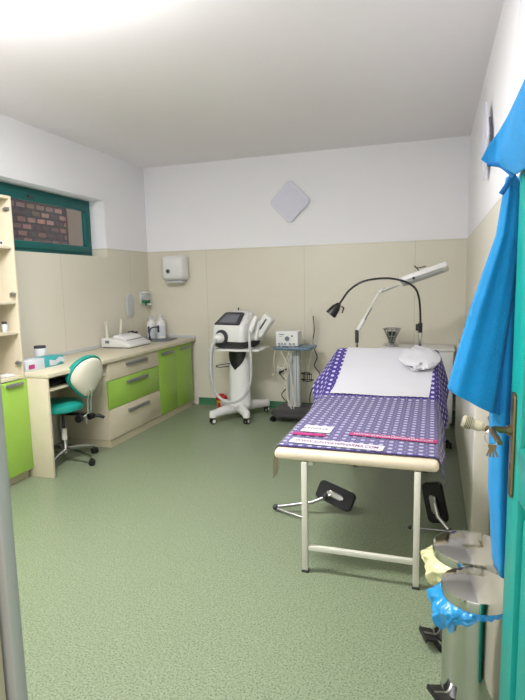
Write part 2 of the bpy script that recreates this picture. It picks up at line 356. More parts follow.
# ================================================================ WORKTOP AND COUNTER UNITS
m=MB(); m.b2((.004,-2.652,.802),(.628,-.006,.839),.006); tag(m.build('worktop','worktop'),'long cream worktop running along the left wall','worktop')
wt=bpy.data.objects['worktop']
m=MB(); m.b2((.001,-2.652,.8392),(.016,-.018,.872),.003); m.b2((.001,-.018,.8392),(.626,-.003,.872),.003); m.build('upstand','greywhite',wt)
# inset sink
m=MB(); m.lathe([(.15,.004),(.155,.0005),(.150,.0),(.13,.0005)],(.32,-.33,.8395),40,caps=False)
m.build('sink_rim','steel',wt,keep_normals=True)
m=MB(); m.lathe([(.128,.001),(.10,.0009),(.02,.0006),(.001,.0006)],(.32,-.33,.8395),40); m.build('sink_bowl','grey',wt)
# desk part
t=thing('desk','birch desk bay with a pull-out shelf beneath the worktop','desk',(.32,-2.25,0))
m=MB(); m.b2((.03,-2.652,0),(.612,-2.628,.80),.001); m.build('side_panel','birch',t)
m=MB(); m.b2((.03,-2.627,.35),(.045,-1.86,.80)); m.build('back_panel','birch_in',t)
m=MB(); m.b2((.05,-2.626,.685),(.585,-1.856,.703),.002); m.build('keyboard_shelf','birch',t)
k=thing('keyboard','black keyboard on the shelf under the desk top','keyboard',(.40,-2.40,.704))
m=MB(); m.b2((.36,-2.60,.704),(.52,-2.18,.722),.005); m.build('body','black',k)
m=MB()
for i in range(5):
    for j in range(14): m.box((.383+i*.028,-2.582+j*.029,.724),(.022,.024,.006),bev=.002,seg=1)
m.build('keys','charcoal',k)
m=MB(); m.b2((.10,-2.60,.704),(.30,-2.22,.765),.01); tag(m.build('document_case','black'),'black case pushed back on the shelf under the desk top','case')
# drawer unit
FX=.606
t=thing('drawer_unit','birch drawer unit with one green drawer between two beige ones','cabinet',(.32,-1.38,0))
m=MB(); m.b2((.03,-1.855,.07),(FX-.02,-.912,.80),.001); m.build('carcass','birch',t)
m=MB(); m.b2((.05,-1.850,0),(FX-.008,-.912,.069)); m.build('plinth','kick',t)
for z0,z1,mm,hz in ((.632,.795,'birch',.748),(.362,.627,'green',.572),(.074,.357,'birch',.288)):
    d=MB().b2((FX-.019,-1.853,z0),(FX,-.914,z1),.002).build('drawer',mm,t); d['label']='lime green drawer front' if mm=='green' else 'beige birch drawer front'
    m=MB(); m.b2((FX+.001,-1.555,hz-.016),(FX+.020,-1.165,hz+.016),.005); m.build('handle','dullsteel',d)
# sink cupboard
t=thing('sink_cupboard','lime green two door cupboard under the worktop by the back wall','cabinet',(.32,-.5,0))
m=MB(); m.b2((.03,-.908,.07),(FX-.02,-.085,.80),.001); m.build('carcass','birch',t)
m=MB(); m.b2((.05,-.908,0),(FX-.008,-.10,.069)); m.build('plinth','kick',t)
m=MB(); m.b2((.03,-.083,.0),(FX-.05,-.012,.80)); m.build('gap_shade_panel','charcoal',t)  # charcoal block paints the shade in the open gap beside the back wall
for y0,y1,h0,h1 in ((-.906,-.502,-.86,-.60),(-.498,-.088,-.40,-.16)):
    d=MB().b2((FX-.019,y0,.074),(FX,y1,.795),.002).build('door','green',t)
    m=MB(); m.b2((FX+.001,h0,.735),(FX+.020,h1,.765),.005); m.build('handle','dullsteel',d)
# ================================================================ THINGS ON THE WORKTOP
Z=.8395
t=thing('tissue_box','white printed cardboard box at the left end of the desk','box',(.34,-2.51,Z))
m=MB(); m.b2((.26,-2.615,Z),(.39,-2.405,Z+.085),.002); m.build('carton','card',t)
m=MB()
m.b2((.3905,-2.585,Z+.015),(.3915,-2.52,Z+.05)); m.build('print','pink',t)
t=thing('glove_box','teal and white glove box lying in front of the jar','box',(.33,-2.28,Z))
m=MB(); m.b2((.25,-2.40,Z),(.385,-2.165,Z+.08),.002); m.build('carton','tealbox',t)
m=MB(); m.prism([(-.09,-.03),(-.02,-.035),(.05,-.01),(.09,-.03),(.09,.02),(.03,.03),(-.02,.005),(-.09,.02)],.001,Matrix.Translation((.3855,-2.25,Z+.04))@Matrix.Rotation(PI/2,4,'Z')@Matrix.Rotation(PI/2,4,'X')); m.build('print','card',t)
for i,(z,cc,lab) in enumerate(((0,'grey','grey folder at the bottom of the paper stack'),(.017,'card','pale folder in the middle of the paper stack'),(.034,'bluetray','blue grey folder at the top of the paper stack'))):
    m=MB(); m.box((.13+i*.004,-2.46+i*.012,Z+z+.008),(.19,.29,.0155),rz=R(3*i-3),bev=.002); tag(m.build('folder',cc),lab,'folder','folders stacked on the desk')
# folded booklet leaning over the stack
m=MB(); m.prism([(0,0),(.20,.0),(.03,.085),(0,.085)],.12,Matrix.Translation((.10,-2.575,Z+.0515))@Matrix.Rotation(PI/2,4,'Z')@Matrix.Rotation(PI/2,4,'X'),.003); tag(m.build('booklet','white'),'white wedge shaped holder standing on the folder stack','holder')
b_=bottle('canister','white canister with dark purple lid behind the glove box','canister',(.16,-2.185,Z),.052,.135,'white','charcoal',capr=.050,caph=.022,neck=False)
# sealing machine
t=thing('sealing_machine','white wedge shaped desktop machine with two upright white posts','machine',(.2,-.87,Z))
m=MB(); prof=[(.03,0),(.385,0),(.385,.03),(.24,.085),(.03,.098)]
Mx=Matrix.Translation((0,-.68,Z+.008))@Matrix.Rotation(PI/2,4,'X')
m.prism(prof,.43,Mx,.006); bd=m.build('housing','white',t)
m=MB(); m.b2((.04,-1.10,Z),(.378,-.69,Z+.008)); m.build('base_plate','charcoal',t)
m=MB(); m.prism([(.13,.091),(.29,.066),(.26,.105),(.14,.125)],.34,Matrix.Translation((0,-.70,Z+.008))@Matrix.Rotation(PI/2,4,'X'),.004); m.build('press_bar','white',t)
m=MB(); m.b2((.285,-1.02,Z+.070),(.294,-.72,Z+.078),.001); m.build('slot','charcoal',t)
m=MB(); m.b2((.08,-1.113,Z+.05),(.13,-1.111,Z+.08)); m.build('rating_label','grey',t)
for y,lean in ((-1.05,-.006),(-.80,.03)):
    m=MB(); m.tube([(.07,y,Z+.095),(.07,y+lean,Z+.285)],[.019,.016],12); m.build('post','offwhite',t)
m=MB(); m.box((.09,-.60,Z+.02),(.11,.02,.05)); 
t=thing('tape_dispenser','dark grey roller behind the white desktop machine','roller',(.07,-.56,Z))
m=MB(); m.b2((.03,-.60,Z),(.13,-.50,Z+.10),.01); m.build('block','charcoal',t)
m=MB(); m.cyl((.05,-.60,Z+.117),(.05,-.50,Z+.117),.015); m.cyl((.10,-.60,Z+.115),(.10,-.50,Z+.115),.013); m.build('rollers','black',t)
# bottles by the sink on a tray
m=MB(); m.b2((.07,-.30,Z),(.44,-.13,Z+.012),.004); 
tr=m; tag(tr.build('soap_tray','grey'),'grey tray holding white bottles beside the sink','tray')
for c,r,h,lab in (((.135,-.225,Z+.0125),.054,.235,'left hand white bottle with dark print on the sink tray'),((.255,-.20,Z+.0125),.058,.255,'right hand, taller white bottle on the sink tray')):
    b_=bottle('soap_bottle',lab,'bottle',c,r,h,'white','greywhite',caph=.035,group='white bottles on the sink tray')
    m=MB(); x,y,z=c; m.grid(14,6,lambda u,v:Vector((x+(r+.0008)*math.cos(-2.2+2.4*u),y+(r+.0008)*math.sin(-2.2+2.4*u),z+h*(.12+.5*v)))); m.build('printed_label',M['card'],b_)
    m=MB(); m.grid(8,3,lambda u,v:Vector((x+(r+.0016)*math.cos(-1.9+.5*u),y+(r+.0016)*math.sin(-1.9+.5*u),z+h*(.30+.34*v)))); m.build('dark_print','darkink',b_)
t=thing('faucet','dark curved swan neck tap at the sink','tap',(.20,-.38,Z))
m=MB(); m.lathe([(0,0),(.024,0),(.024,.008),(.015,.014),(.013,.05),(0,.05)],(.20,-.385,Z+.003)); m.build('tap_base','charcoal',t)
m=MB(); m.tube(smoothpath([(.20,-.385,Z+.05),(.20,-.385,Z+.10),(.225,-.38,Z+.15),(.275,-.37,Z+.165),(.32,-.36,Z+.15)]),.008,10); m.build('spout','charcoal',t)
# ================================================================ WALL ITEMS
# paper towel dispenser
t=thing('towel_dispenser','white rounded paper towel dispenser on the back wall','dispenser',(.42,-.001,1.52))
m=MB()
def rr(hw,hh,r,n=6,cx=0,cz=0):
    p=[]
    for (sx,sz,a0) in ((1,1,0),(-1,1,90),(-1,-1,180),(1,-1,270)):
        for k in range(n+1):
            a=R(a0+90*k/n); p.append((cx+sx*(hw-r)+r*math.cos(a),cz+sz*(hh-r)+r*math.sin(a)))
    return p
def rrloft(m,cx,cz,layers,flip=-1,y0=-.001):
    rings=[]
    for hw,hh,r,d in layers: rings.append([m.bm.verts.new((x,y0-d,z)) for x,z in rr(hw,hh,r,6,cx,cz)])
    m._skin(rings)
rrloft(m,.422,1.705,[(.135,.135,.035,0),(.152,.148,.045,.02),(.155,.150,.05,.10),(.145,.142,.05,.15),(.12,.12,.045,.175),(.08,.08,.04,.18)])
m.build('cover','white',t)
m=MB(); m.b2((.30,-.135,1.522),(.53,-.02,1.552),.01); m.build('outlet_lip','greywhite',t)
m=MB(); m.cyl((.375,-.176,1.665),(.375,-.186,1.665),.028); m.build('lock_ring','grey',t)
m=MB(); m.cyl((.375,-.1865,1.665),(.375,-.189,1.665),.014); m.build('key_hole','black',t)
# soap dispenser, left wall
t=thing('soap_dispenser','clear soap dispenser with green soap on the left wall by the corner','dispenser',(.001,-.17,1.27))
m=MB(); m.b2((.001,-.235,1.26),(.012,-.105,1.425),.003); m.b2((.001,-.235,1.405),(.085,-.105,1.428),.006); m.build('bracket','white',t)
m=MB(); m.b2((.014,-.225,1.322),(.078,-.115,1.403),.006); m.build('reservoir','clear',t)
m=MB(); m.b2((.014,-.225,1.283),(.078,-.115,1.321),.006); m.cyl((.046,-.17,1.284),(.046,-.17,1.25),.012,.008); m.build('soap_fill','greenliquid',t)
m=MB(); m.b2((.05,-.15,1.255),(.095,-.115,1.282),.006); m.build('push_lever','white',t)
# white oval plate
m=MB(); rings=[]
for d,s_ in ((0,.92),(.006,1),(.016,1),(.022,.94)):
    rings.append([m.bm.verts.new((.001+d,-.475+y*s_,1.265+z*s_)) for y,z in rr(.075,.135,.06)])
m._skin(rings); o=m.build('wall_plate','greywhite'); tag(o,'white oval plate on the left wall above the worktop','plate')
# diamond lamps
def diamond(label,c,nrm,half=.245):
    """square panel on its corner; nrm 'y' back wall, 'x' right wall"""
    t=thing('wall_lamp',label,'lamp',c,'square white lamps turned on their corner')
    Mx=Matrix.Translation(c)@(Matrix.Rotation(PI/2,4,'X') if nrm=='y' else Matrix.Rotation(-PI/2,4,'Z')@Matrix.Rotation(PI/2,4,'X'))
    s=half; k=.022
    poly=[(s-k,-k),(s-k,k),(k,s-k),(-k,s-k),(-s+k,k),(-s+k,-k),(-k,-s+k),(k,-s+k)]
    m=MB(); m.prism(poly,.014,Mx@Matrix.Translation((0,0,.026)),.003); m.build('glass_panel','lampglass',t,smooth=0)
    m=MB(); m.box((0,0,0),(.2,.2,.025),Mx=Mx@Matrix.Translation((0,0,.013))@Matrix.Rotation(PI/4,4,'Z')@Matrix.Diagonal((1,1,1,1))); m.build('back_box','greywhite',t)
diamond('square white diamond-turned lamp on the back wall',(1.872,-.001,2.408),'y')
diamond('diamond-turned white lamp on the right wall nearer the far corner',(W-.001,-2.2,2.36),'x',.255)
diamond('diamond-turned white lamp on the right wall at the top edge above the robe',(W-.001,-3.85,2.41),'x',.27)
# socket and plug
def socket(c,label):
    t=thing('wall_socket',label,'socket',c); x,y,z=c
    m=MB(); m.b2((x-.04,y-.012,z-.045),(x+.04,y,z+.045),.006); m.build('face_plate','white',t)
    m=MB(); m.cyl((x,y-.0125,z),(x,y-.016,z),.026); m.build('outlet','greywhite',t)
socket((1.725,-.001,.455),'white wall socket with a black plug behind the small trolley')
socket((1.80,-.001,.28),'lower white wall socket near the skirting behind the small trolley')
t=thing('power_plug','black plug in the wall socket with its cable','plug',(1.73,-.02,.45))
m=MB(); m.cyl((1.725,-.0175,.445),(1.725,-.055,.44),.018,.014); m.tube([(1.725,-.045,.44),(1.78,-.06,.475),(1.86,-.08,.52)],.010,8); m.build('plug_body','black',t)
m=MB(); m.tube(smoothpath([(1.725,-.055,.435),(1.80,-.07,.36),(1.88,-.09,.33),(1.80,-.10,.25),(1.76,-.10,.18),(1.85,-.12,.10),(1.93,-.14,.14)]),.006,8); m.build('cable','cable',t)
# ================================================================ ROLLING STOOL
SX,SY=.44,-2.29
t=thing('office_stool','teal swivel chair with white shell back on chrome wheeled base','chair',(SX,SY,0))
m=MB(); m.lathe([(0,.085),(.032,.085),(.034,.12),(.022,.135),(.020,.22),(0,.22)],(SX,SY,0),24)
for k in range(5):
    a=R(-4+72*k); dx,dy=math.cos(a),math.sin(a)
    m.tube([(SX+dx*.02,SY+dy*.02,.115),(SX+dx*.15,SY+dy*.15,.105),(SX+dx*.275,SY+dy*.275,.075)],[.019,.015,.011],10)
m.build('star_base','chrome',t)
def caster(par,x,y,r=.027,mm='black',hub=None,T=None,top=None,rz=0):
    m=MB(T); c,s_=math.cos(rz),math.sin(rz)
    for k in (-1,1): m.cyl((x-s_*k*.006,y+c*k*.006,r),(x-s_*k*.024,y+c*k*.024,r),r,r*.96,24)
    m.cyl((x,y,r),(x,y,top or r*2.35),.008); m.box((x,y,r*1.55),(r*1.3,.011,r*1.2),rz=rz,bev=.003)
    o=m.build('caster',mm,par)
    if hub:
        m=MB(T)
        m.cyl((x+s_*.0265,y-c*.0265,r),(x-s_*.0265,y+c*.0265,r),r*.62,seg=20)
        m.build('wheel_hub',hub,o)
    return o
for k in range(5):
    a=R(-4+72*k); caster(t,SX+.28*math.cos(a),SY+.28*math.sin(a),rz=a+.6+k)
m=MB(); m.cyl((SX,SY,.20),(SX,SY,.30),.024); m.build('gas_lift','frame',t)
m=MB(); m.cyl((SX,SY,.30),(SX,SY,.43),.013); m.lathe([(0,.425),(.03,.425),(.09,.445),(.09,.452),(0,.452)],(SX,SY,0)); m.build('lift_rod','charcoal',t)
m=MB(); sec=[(.0,.455),(.17,.455),(.205,.468),(.212,.485),(.205,.515),(.18,.532),(.10,.538),(0,.539)]
m.lathe(sec,(SX-.04,SY,0),44); m.build('seat','tealfab',t)
# backrest: D-shaped shell, its back toward the room
BR=Matrix.Translation((SX+.245,SY+.07,.74))@Matrix.Rotation(R(-8),4,'Z')@Matrix.Rotation(R(12),4,'Y')
def dshape(hw,hh,n=40):
    p=[]
    for k in range(n):
        a=2*PI*k/n; y=hw*math.cos(a); z=hh*math.sin(a)
        if z<0: y*=(1-.42*(-z/hh)**1.4)
        else: y*=1
        p.append((y,z))
    return p
def dl(m,layers):
    rings=[]
    for hw,hh,x,bow in layers: rings.append([m.bm.verts.new(BR@Vector((x-bow*(y/.19)**2,y,z))) for y,z in dshape(hw,hh)])
    m._skin(rings)
m=MB(); dl(m,[(.17,.165,-.058,.04),(.190,.184,-.045,.04),(.197,.190,-.02,.04),(.190,.184,-.004,.04)]); m.build('back_cushion','tealfab',t)
m=MB(); dl(m,[(.178,.170,-.003,.04),(.176,.168,.006,.04),(.155,.150,.020,.03),(.10,.10,.028,.015),(.03,.03,.030,.0)]); m.build('back_shell','offwhite',t)
for dy in (-.018,.018):
    m=MB(); p0=BR@Vector((.022,dy,-.10)); m.tube([p0,BR@Vector((.02,dy,-.20)),(SX+.235,SY+.05+dy,.44),(SX+.20,SY+.04+dy,.415)],.009,10); m.build('back_upright','chrome',t)
m=MB(); m.box((SX+.10,SY+.025,.425),(.22,.05,.02),rz=R(12),bev=.005); m.cyl((SX+.19,SY-.05,.40),(SX+.19,SY-.012,.402),.032); m.cyl((SX+.23,SY+.05,.40),(SX+.23,SY+.10,.40),.026); m.tube([(SX+.21,SY+.08,.40),(SX+.27,SY+.13,.395),(SX+.31,SY+.15,.375)],[.012,.016,.013],10); m.build('tilt_mechanism','black',t)
m=MB(); m.tube([(SX+.215,SY+.02,.41),(SX+.222,SY+.02,.35)],[.011,.013],10); m.build('adjust_lever','steel',t)
# ================================================================ LASER MACHINE ON TROLLEY
t=thing('equipment_trolley','white column trolley on four casters carrying the laser device','trolley',(1.38,-.5,0))
cs=[(1.20,-.85,-.3),(1.555,-.77,.2),(1.60,-.20,.4),(1.10,-.30,-.2)]
m=MB()
for x,y,a in cs:
    m.tube([(1.375,-.5,.125),(1.375+(x-1.375)*.6,-.5+(y+.5)*.6,.118),(x,y,.105)],[.070,.052,.042],14)
    m.lathe([(0,.072),(.036,.072),(.040,.085),(.036,.140),(.02,.148),(0,.148)],(x,y,0),24)
m.box((1.375,-.52,.128),(.26,.26,.045),bev=.02,seg=4)
m.build('caster_base','white',t)
for x,y,a in cs: caster(t,x,y,.033,'black','white',top=.074,rz=R(70)+a)
m=MB(); m.lathe([(.135,.145),(.128,.17),(.122,.30),(.122,.55),(.124,.765)],(0,0,0),40,Mx=Matrix.Translation((1.385,-.49,0))@Matrix.Diagonal((1,.75,1,1))); m.build('column','white',t)
# dark recessed handle bay on the column
m=MB(); Mx=Matrix.Translation((1.385,-.575,.66))
def bay(u,v):
    th=-PI/2-.95+1.9*u; z=.755-.20*v; wv=math.sin(PI*min(1,v*.5+.5))**.6 if v>0 else 1
    th=-PI/2+(th+PI/2)*max(.05,(1-v**2.2)) -.15*v
    return Vector((1.385+.1245*math.cos(th),-.49+.0935*math.sin(th)-.002,z))
m.grid(20,14,bay); m.build('dark_recess','black',t)
m=MB(); m.tube(smoothpath([(1.31,-.585,.625),(1.22,-.62,.615),(1.165,-.64,.60),(1.20,-.625,.585),(1.30,-.59,.595)]),.006,8); m.build('cable_hook','black',t)
Tz=.80
m=MB(); m.prism(rr(.30,.21,.05),.022,Matrix.Translation((1.39,-.49,Tz-.027)),.006); m.build('tray','white',t)
# device
t=thing('laser_device','white tabletop laser device with tilted screen and a hose','medical device',(1.38,-.45,Tz))
def lo(m,secs,n=6):
    rings=[]
    for z,x0,x1,y0,y1,r in secs:
        rings.append([m.bm.verts.new((x,y,z)) for x,y in rr((x1-x0)/2,(y1-y0)/2,r,n,(x0+x1)/2,(y0+y1)/2)])
    m._skin(rings)
LT=Matrix.Translation((1.38,-.46,0))@Matrix.Rotation(R(-13),4,'Z')@Matrix.Translation((-1.38,.46,0))
m=MB(LT); lo(m,[(Tz,1.19,1.53,-.63,-.31,.04),(Tz+.02,1.165,1.555,-.66,-.28,.05),(Tz+.075,1.155,1.565,-.67,-.275,.05)]); m.build('lower_housing','charcoal',t)
m=MB(LT); lo(m,[(Tz+.076,1.15,1.57,-.675,-.275,.06),(Tz+.10,1.145,1.575,-.68,-.272,.06),(Tz+.18,1.148,1.572,-.678,-.275,.06),(Tz+.255,1.155,1.56,-.665,-.28,.06),(Tz+.30,1.185,1.54,-.60,-.285,.06),(Tz+.36,1.225,1.50,-.51,-.295,.06),(Tz+.385,1.255,1.475,-.46,-.31,.05),(Tz+.395,1.28,1.45,-.43,-.33,.04)]); hs=m.build('upper_housing','white',t)
def onslope(x,s,off):
    a=Vector((x,-.668,Tz+.25)); b=Vector((x,-.485,Tz+.38)); n=Vector((0,-.58,.81)); return a+(b-a)*s+n*off
def slab(m,pts,th,off):
    a=[m.bm.verts.new(onslope(x,s,off)) for x,s in pts]; b=[m.bm.verts.new(onslope(x,s,off+th)) for x,s in pts]; m._skin([a,b])
m=MB(LT); slab(m,[(1.19,.06),(1.20,.02),(1.51,.02),(1.52,.06),(1.485,.92),(1.46,.97),(1.255,.97),(1.23,.92)],.008,.004); bz=m.build('screen_bezel','charcoal',t)
m=MB(LT); slab(m,[(1.245,.17),(1.465,.17),(1.445,.78),(1.265,.78)],.0015,.0125); m.build('screen','screen',bz)
m=MB(LT); m.cyl((1.30,-.672,Tz+.125),(1.30,-.690,Tz+.125),.080,seg=36); m.build('port_ring','charcoal',t)
m=MB(LT); m.cyl((1.285,-.685,Tz+.118),(1.275,-.745,Tz+.112),.058,.048,28); m.sphere((1.274,-.745,Tz+.112),.048,(1,.5,1)); m.build('hose_port','white',t)
m=MB(); m.tube(smoothpath([(1.215,-.73,Tz+.11),(1.185,-.78,Tz+.03),(1.165,-.78,Tz-.12),(1.165,-.77,Tz-.32),(1.205,-.76,Tz-.48),(1.30,-.755,Tz-.56),(1.42,-.755,Tz-.57),(1.54,-.755,Tz-.49),(1.605,-.755,Tz-.33),(1.615,-.75,Tz-.10),(1.60,-.74,Tz+.08),(1.592,-.70,Tz+.20)]),[.022]*24+[.015]*65,12); m.build('hose','hose',t)
m=MB(); m.box((1.635,-.55,Tz+.20),(.10,.16,.22),ry=R(12),rz=R(-13),bev=.02,seg=4); m.build('cradle','white',t)
m=MB(); m.box((1.71,-.57,Tz+.245),(.12,.10,.25),ry=R(36),rz=R(-8),bev=.022,seg=4); m.tube([(1.592,-.69,Tz+.18),(1.61,-.67,Tz+.25),(1.655,-.65,Tz+.35)],[.026,.034,.024],14); m.build('handpiece','white',t)
m=MB(); m.box((1.715,-.625,Tz+.265),(.016,.008,.14),ry=R(36),rz=R(-8),bev=.003); m.build('handpiece_slot','charcoal',t)
m=MB(LT); m.cyl((1.30,-.34,Tz+.38),(1.30,-.34,Tz+.415),.006); m.sphere((1.30,-.34,Tz+.42),.010); m.build('top_knob','charcoal',t)
# sharps bin + small bottle behind
t=thing('sharps_container','small yellow sharps container with a red lid on the floor','container',(1.03,-.19,0))
m=MB(); m.lathe([(0,0),(.058,0),(.062,.01),(.066,.12),(0,.12)],(1.03,-.19,0),28); m.build('tub','yellow',t)
m=MB(); m.lathe([(.069,.118),(.070,.135),(.06,.16),(.03,.185),(0,.187)],(1.03,-.19,0),28); m.build('lid','red',t)
m=MB(); m.box((1.03,-.2555,.06),(.05,.004,.06)); m.build('label','red',t)
bottle('spray_bottle','brown bottle on the floor behind the white trolley column','bottle',(1.22,-.14,0),.04,.17,M['brass'],M['red'])
# ================================================================ SMALL TROLLEY
t=thing('column_trolley','grey column trolley with slate blue tray and dark wheeled base','trolley',(1.98,-.4,0))
m=MB(); pts=rr(.215,.245,.11,8,1.985,-.42); rings=[]
for z,s_ in ((.065,.96),(.075,1),(.105,1),(.125,.86),(.130,.5)):
    rings.append([m.bm.verts.new((1.975+(x-1.975)*s_,-.42+(y+.42)*s_,z)) for x,y in pts])
m._skin(rings); m.build('floor_base','trolleybase',t)
for x,y in ((1.80,-.60),(2.12,-.62),(2.14,-.25),(1.82,-.22)): caster(t,x,y,.027,'black',top=.07,rz=R(60))
m=MB(); lo(m,[(.128,1.905,2.05,-.40,-.28,.03),(.775,1.905,2.05,-.40,-.28,.03)]); cl=m.build('column','greywhite',t)
m=MB()
for x in (1.935,1.978,2.02): m.b2((x-.003,-.4035,.14),(x+.003,-.4005,.77))
m.build('column_groove','grey',cl)
m=MB(); m.prism(rr(.222,.17,.06),.03,Matrix.Translation((1.995,-.36,.777)),.008); m.build('tray','bluetray',t)
m=MB(); m.tube(smoothpath([(2.06,-.36,.50),(2.13,-.40,.50),(2.17,-.36,.49),(2.12,-.31,.50),(2.06,-.33,.50)]),.005,8)
m.tube(smoothpath([(2.055,-.34,.43),(2.14,-.40,.42),(2.20,-.35,.43),(2.12,-.30,.42),(2.055,-.33,.43)]),.005,8)
for k in range(5): m.tube([Vector((2.13+.045*math.cos(a),-.352+.045*math.sin(a),.41)) + Vector((0,0,0)) for a in (k*1.25,)] + [Vector((2.13+.045*math.cos(k*1.25),-.352+.045*math.sin(k*1.25),.51))],.004,6)
m.build('wire_basket','black',t)
# device on it
t=thing('galvanic_device','small white treatment device with round dial and white leads','medical device',(1.94,-.36,.8075))
m=MB(); m.b2((1.805,-.46,.812),(2.055,-.27,.975),.008,3); m.build('housing','white',t)
for x in (1.83,2.03):
    for y in (-.44,-.29): MB().cyl((x,y,.8078),(x,y,.8118),.010).build('foot','charcoal',t)
m=MB(); m.cyl((1.935,-.461,.895),(1.935,-.468,.895),.026); m.cyl((1.99,-.461,.925),(1.99,-.470,.925),.010); m.build('dial','grey',t)
m=MB(); m.cyl((1.935,-.4685,.895),(1.935,-.471,.895),.016); m.b2((1.845,-.463,.935),(1.90,-.4605,.945)); m.b2((1.845,-.463,.915),(1.88,-.4605,.919)); m.build('dial_face','bluetray',t)
m=MB()
for x in (1.84,1.876,1.912,1.965,2.01): m.cyl((x,-.461,.838),(x,-.474,.838),.010)
m.build('jack','bluetray',t)
m=MB(); m.tube(smoothpath([(1.876,-.474,.838),(1.885,-.52,.76),(1.94,-.50,.60),(1.93,-.49,.35),(1.96,-.50,.18),(2.0,-.50,.12),(2.01,-.49,.20),(1.985,-.48,.45),(1.96,-.50,.65),(2.0,-.51,.76),(2.01,-.474,.838)]),.006,8)
m.tube(smoothpath([(1.965,-.474,.838),(1.965,-.52,.74),(1.91,-.50,.60),(1.93,-.48,.30),(1.98,-.49,.145)]),.005,8)
m.tube(smoothpath([(1.84,-.474,.838),(1.81,-.53,.74),(1.79,-.50,.60),(1.80,-.45,.50)]),.004,8)
m.build('lead','offwhite',t)
m=MB(); m.tube(smoothpath([(2.02,-.27,.88),(2.06,-.25,.90),(2.11,-.24,1.0),(2.155,-.23,1.19),(2.165,-.23,1.0),(2.155,-.25,.72),(2.13,-.33,.53)]),.0045,8)
m.tube(smoothpath([(2.00,-.27,.90),(2.05,-.25,1.0),(2.14,-.23,1.20),(2.17,-.23,1.20)]),.004,8); m.build('probe_lead','offwhite',t)
t=thing('mains_cable','black cable hanging loosely behind the small trolley','cable',(2.15,-.14,.5))
m=MB(); m.tube(smoothpath([(2.15,-.12,1.12),(2.16,-.12,.95),(2.14,-.12,.80),(2.19,-.12,.66),(2.16,-.12,.55),(2.22,-.12,.46),(2.19,-.12,.36),(2.13,-.12,.28),(2.10,-.12,.16),(2.12,-.10,.012)]),.006,8); m.build('cord','cable',t)
t.location=(2.15,-.14,.5)
# ================================================================ WHITE CABINET behind the bed
t=thing('side_cabinet','low white cabinet in the back right corner behind the bed','cabinet',(3.25,-.25,0))
m=MB(); m.b2((2.93,-.47,.06),(3.64,-.03,.79),.004); m.build('carcass','white',t)
m=MB(); m.b2((2.92,-.49,.791),(3.65,-.028,.812),.004); m.build('top','white',t)
m=MB(); m.b2((2.95,-.45,0),(3.62,-.05,.06)); m.build('plinth','greywhite',t)
for x0,x1,hx in ((2.935,3.283,3.25),(3.287,3.635,3.32)):
    d=MB().b2((x0,-.489,.065),(x1,-.4715,.785),.003).build('door','white',t)
    m=MB(); m.b2((hx-.006,-.505,.55),(hx+.006,-.49,.66),.003); m.build('handle','dullsteel',d)
# chrome holder on it
t=thing('instrument_holder','chrome hourglass wire holder on the white cabinet','holder',(3.02,-.30,.8125))
m=MB(); m.lathe([(0,0),(.075,0),(.075,.012),(.05,.04),(.022,.055),(0,.055)],(3.03,-.30,.8125),30); m.build('foot','chrome',t)
m=MB(); c=Vector((3.03,-.30,.8125))
for k in range(10):
    a=2*PI*k/10; b=a+.5
    m.tube([c+Vector((.028*math.cos(a),.028*math.sin(a),.05)),c+Vector((.040*math.cos(a+.2),.040*math.sin(a+.2),.09)),c+Vector((.085*math.cos(b),.085*math.sin(b),.185))],.006,8)
for r_,z in ((.087,.186),(.050,.11)): m.tube([c+Vector((r_*math.cos(2*PI*k/28),r_*math.sin(2*PI*k/28),z)) for k in range(28)],.006,8,closed=True)
m.build('wire_cup','steel',t)
m=MB(); m.lathe([(0,.055),(.024,.056),(.045,.12),(.050,.155),(0,.156)],c,24); m.build('inner_cup','charcoal',t)
# ================================================================ TREATMENT BED
BX0,BX1=2.672,3.482; YF=-3.42; YH=-2.13; YT=-1.47
def topz(y):
    if y<=YH-.05: return .655
    s=(y-(YH-.05)); L_=YT-YH+.05
    q=min(1,s/L_); return .655+.275*(q*q*(3-2*q)*.25+q*.75) if q<1 else .93
t=thing('treatment_bed','cream padded treatment bed on a white tube frame, backrest raised','bed',(3.08,-2.5,0))
m=MB(); m.b2((BX0,YF,.596),(BX1,YH,.650),.024,5); m.build('mattress_pad','vinyl',t)
L_=math.hypot(YT-YH,.27); ang=math.atan2(.27,YT-YH)
m=MB(); m.box((0,0,0),(BX1-BX0,L_,.062),bev=.024,seg=5,Mx=None); m2=Matrix.Translation(((BX0+BX1)/2,(YH+YT)/2+.018,.615+.135))@Matrix.Rotation(ang,4,'X'); m.bm.transform(m2); m.build('backrest_pad','vinyl',t)
legs=[(2.832,-3.405),(3.385,-3.405),(2.86,-1.76),(3.405,-1.76)]
for x,y in legs:
    l=MB().b2((x-.015,y-.015,.012),(x+.015,y+.015,.594),.003).build('leg','frame',t)
    m=MB(); m.b2((x-.018,y-.018,0),(x+.018,y+.018,.014),.003); m.build('rubber_foot','charcoal',l)
m=MB(); m.b2((2.85,-3.28,.570),(3.38,-3.25,.594)); m.b2((2.88,-1.775,.570),(3.385,-1.745,.594)); m.b2((2.848,-3.39,.570),(2.872,-1.76,.594)); m.b2((3.37,-3.39,.570),(3.394,-1.76,.594)); m.build('top_frame','frame',t)
m=MB(); m.b2((2.848,-3.417,.122),(3.369,-3.393,.148),.003); m.build('cross_bar','frame',t)
m=MB(); m.b2((2.876,-1.772,.122),(3.389,-1.748,.148),.003); m.build('cross_bar','frame',t)
m=MB(); m.tube([(2.80,-1.9,.575),(2.80,-1.66,.79)],.010); m.tube([(3.36,-1.9,.575),(3.36,-1.66,.79)],.010); m.build('backrest_strut','frame',t)
m=MB(); m.grid(4,8,lambda u,v:Vector((2.668-.004*math.sin(6*v)-.01*v,YF+.03+.10*u-.02*v,.615-.135*v))); m.build('hanging_cover_flap','vinyl',t)
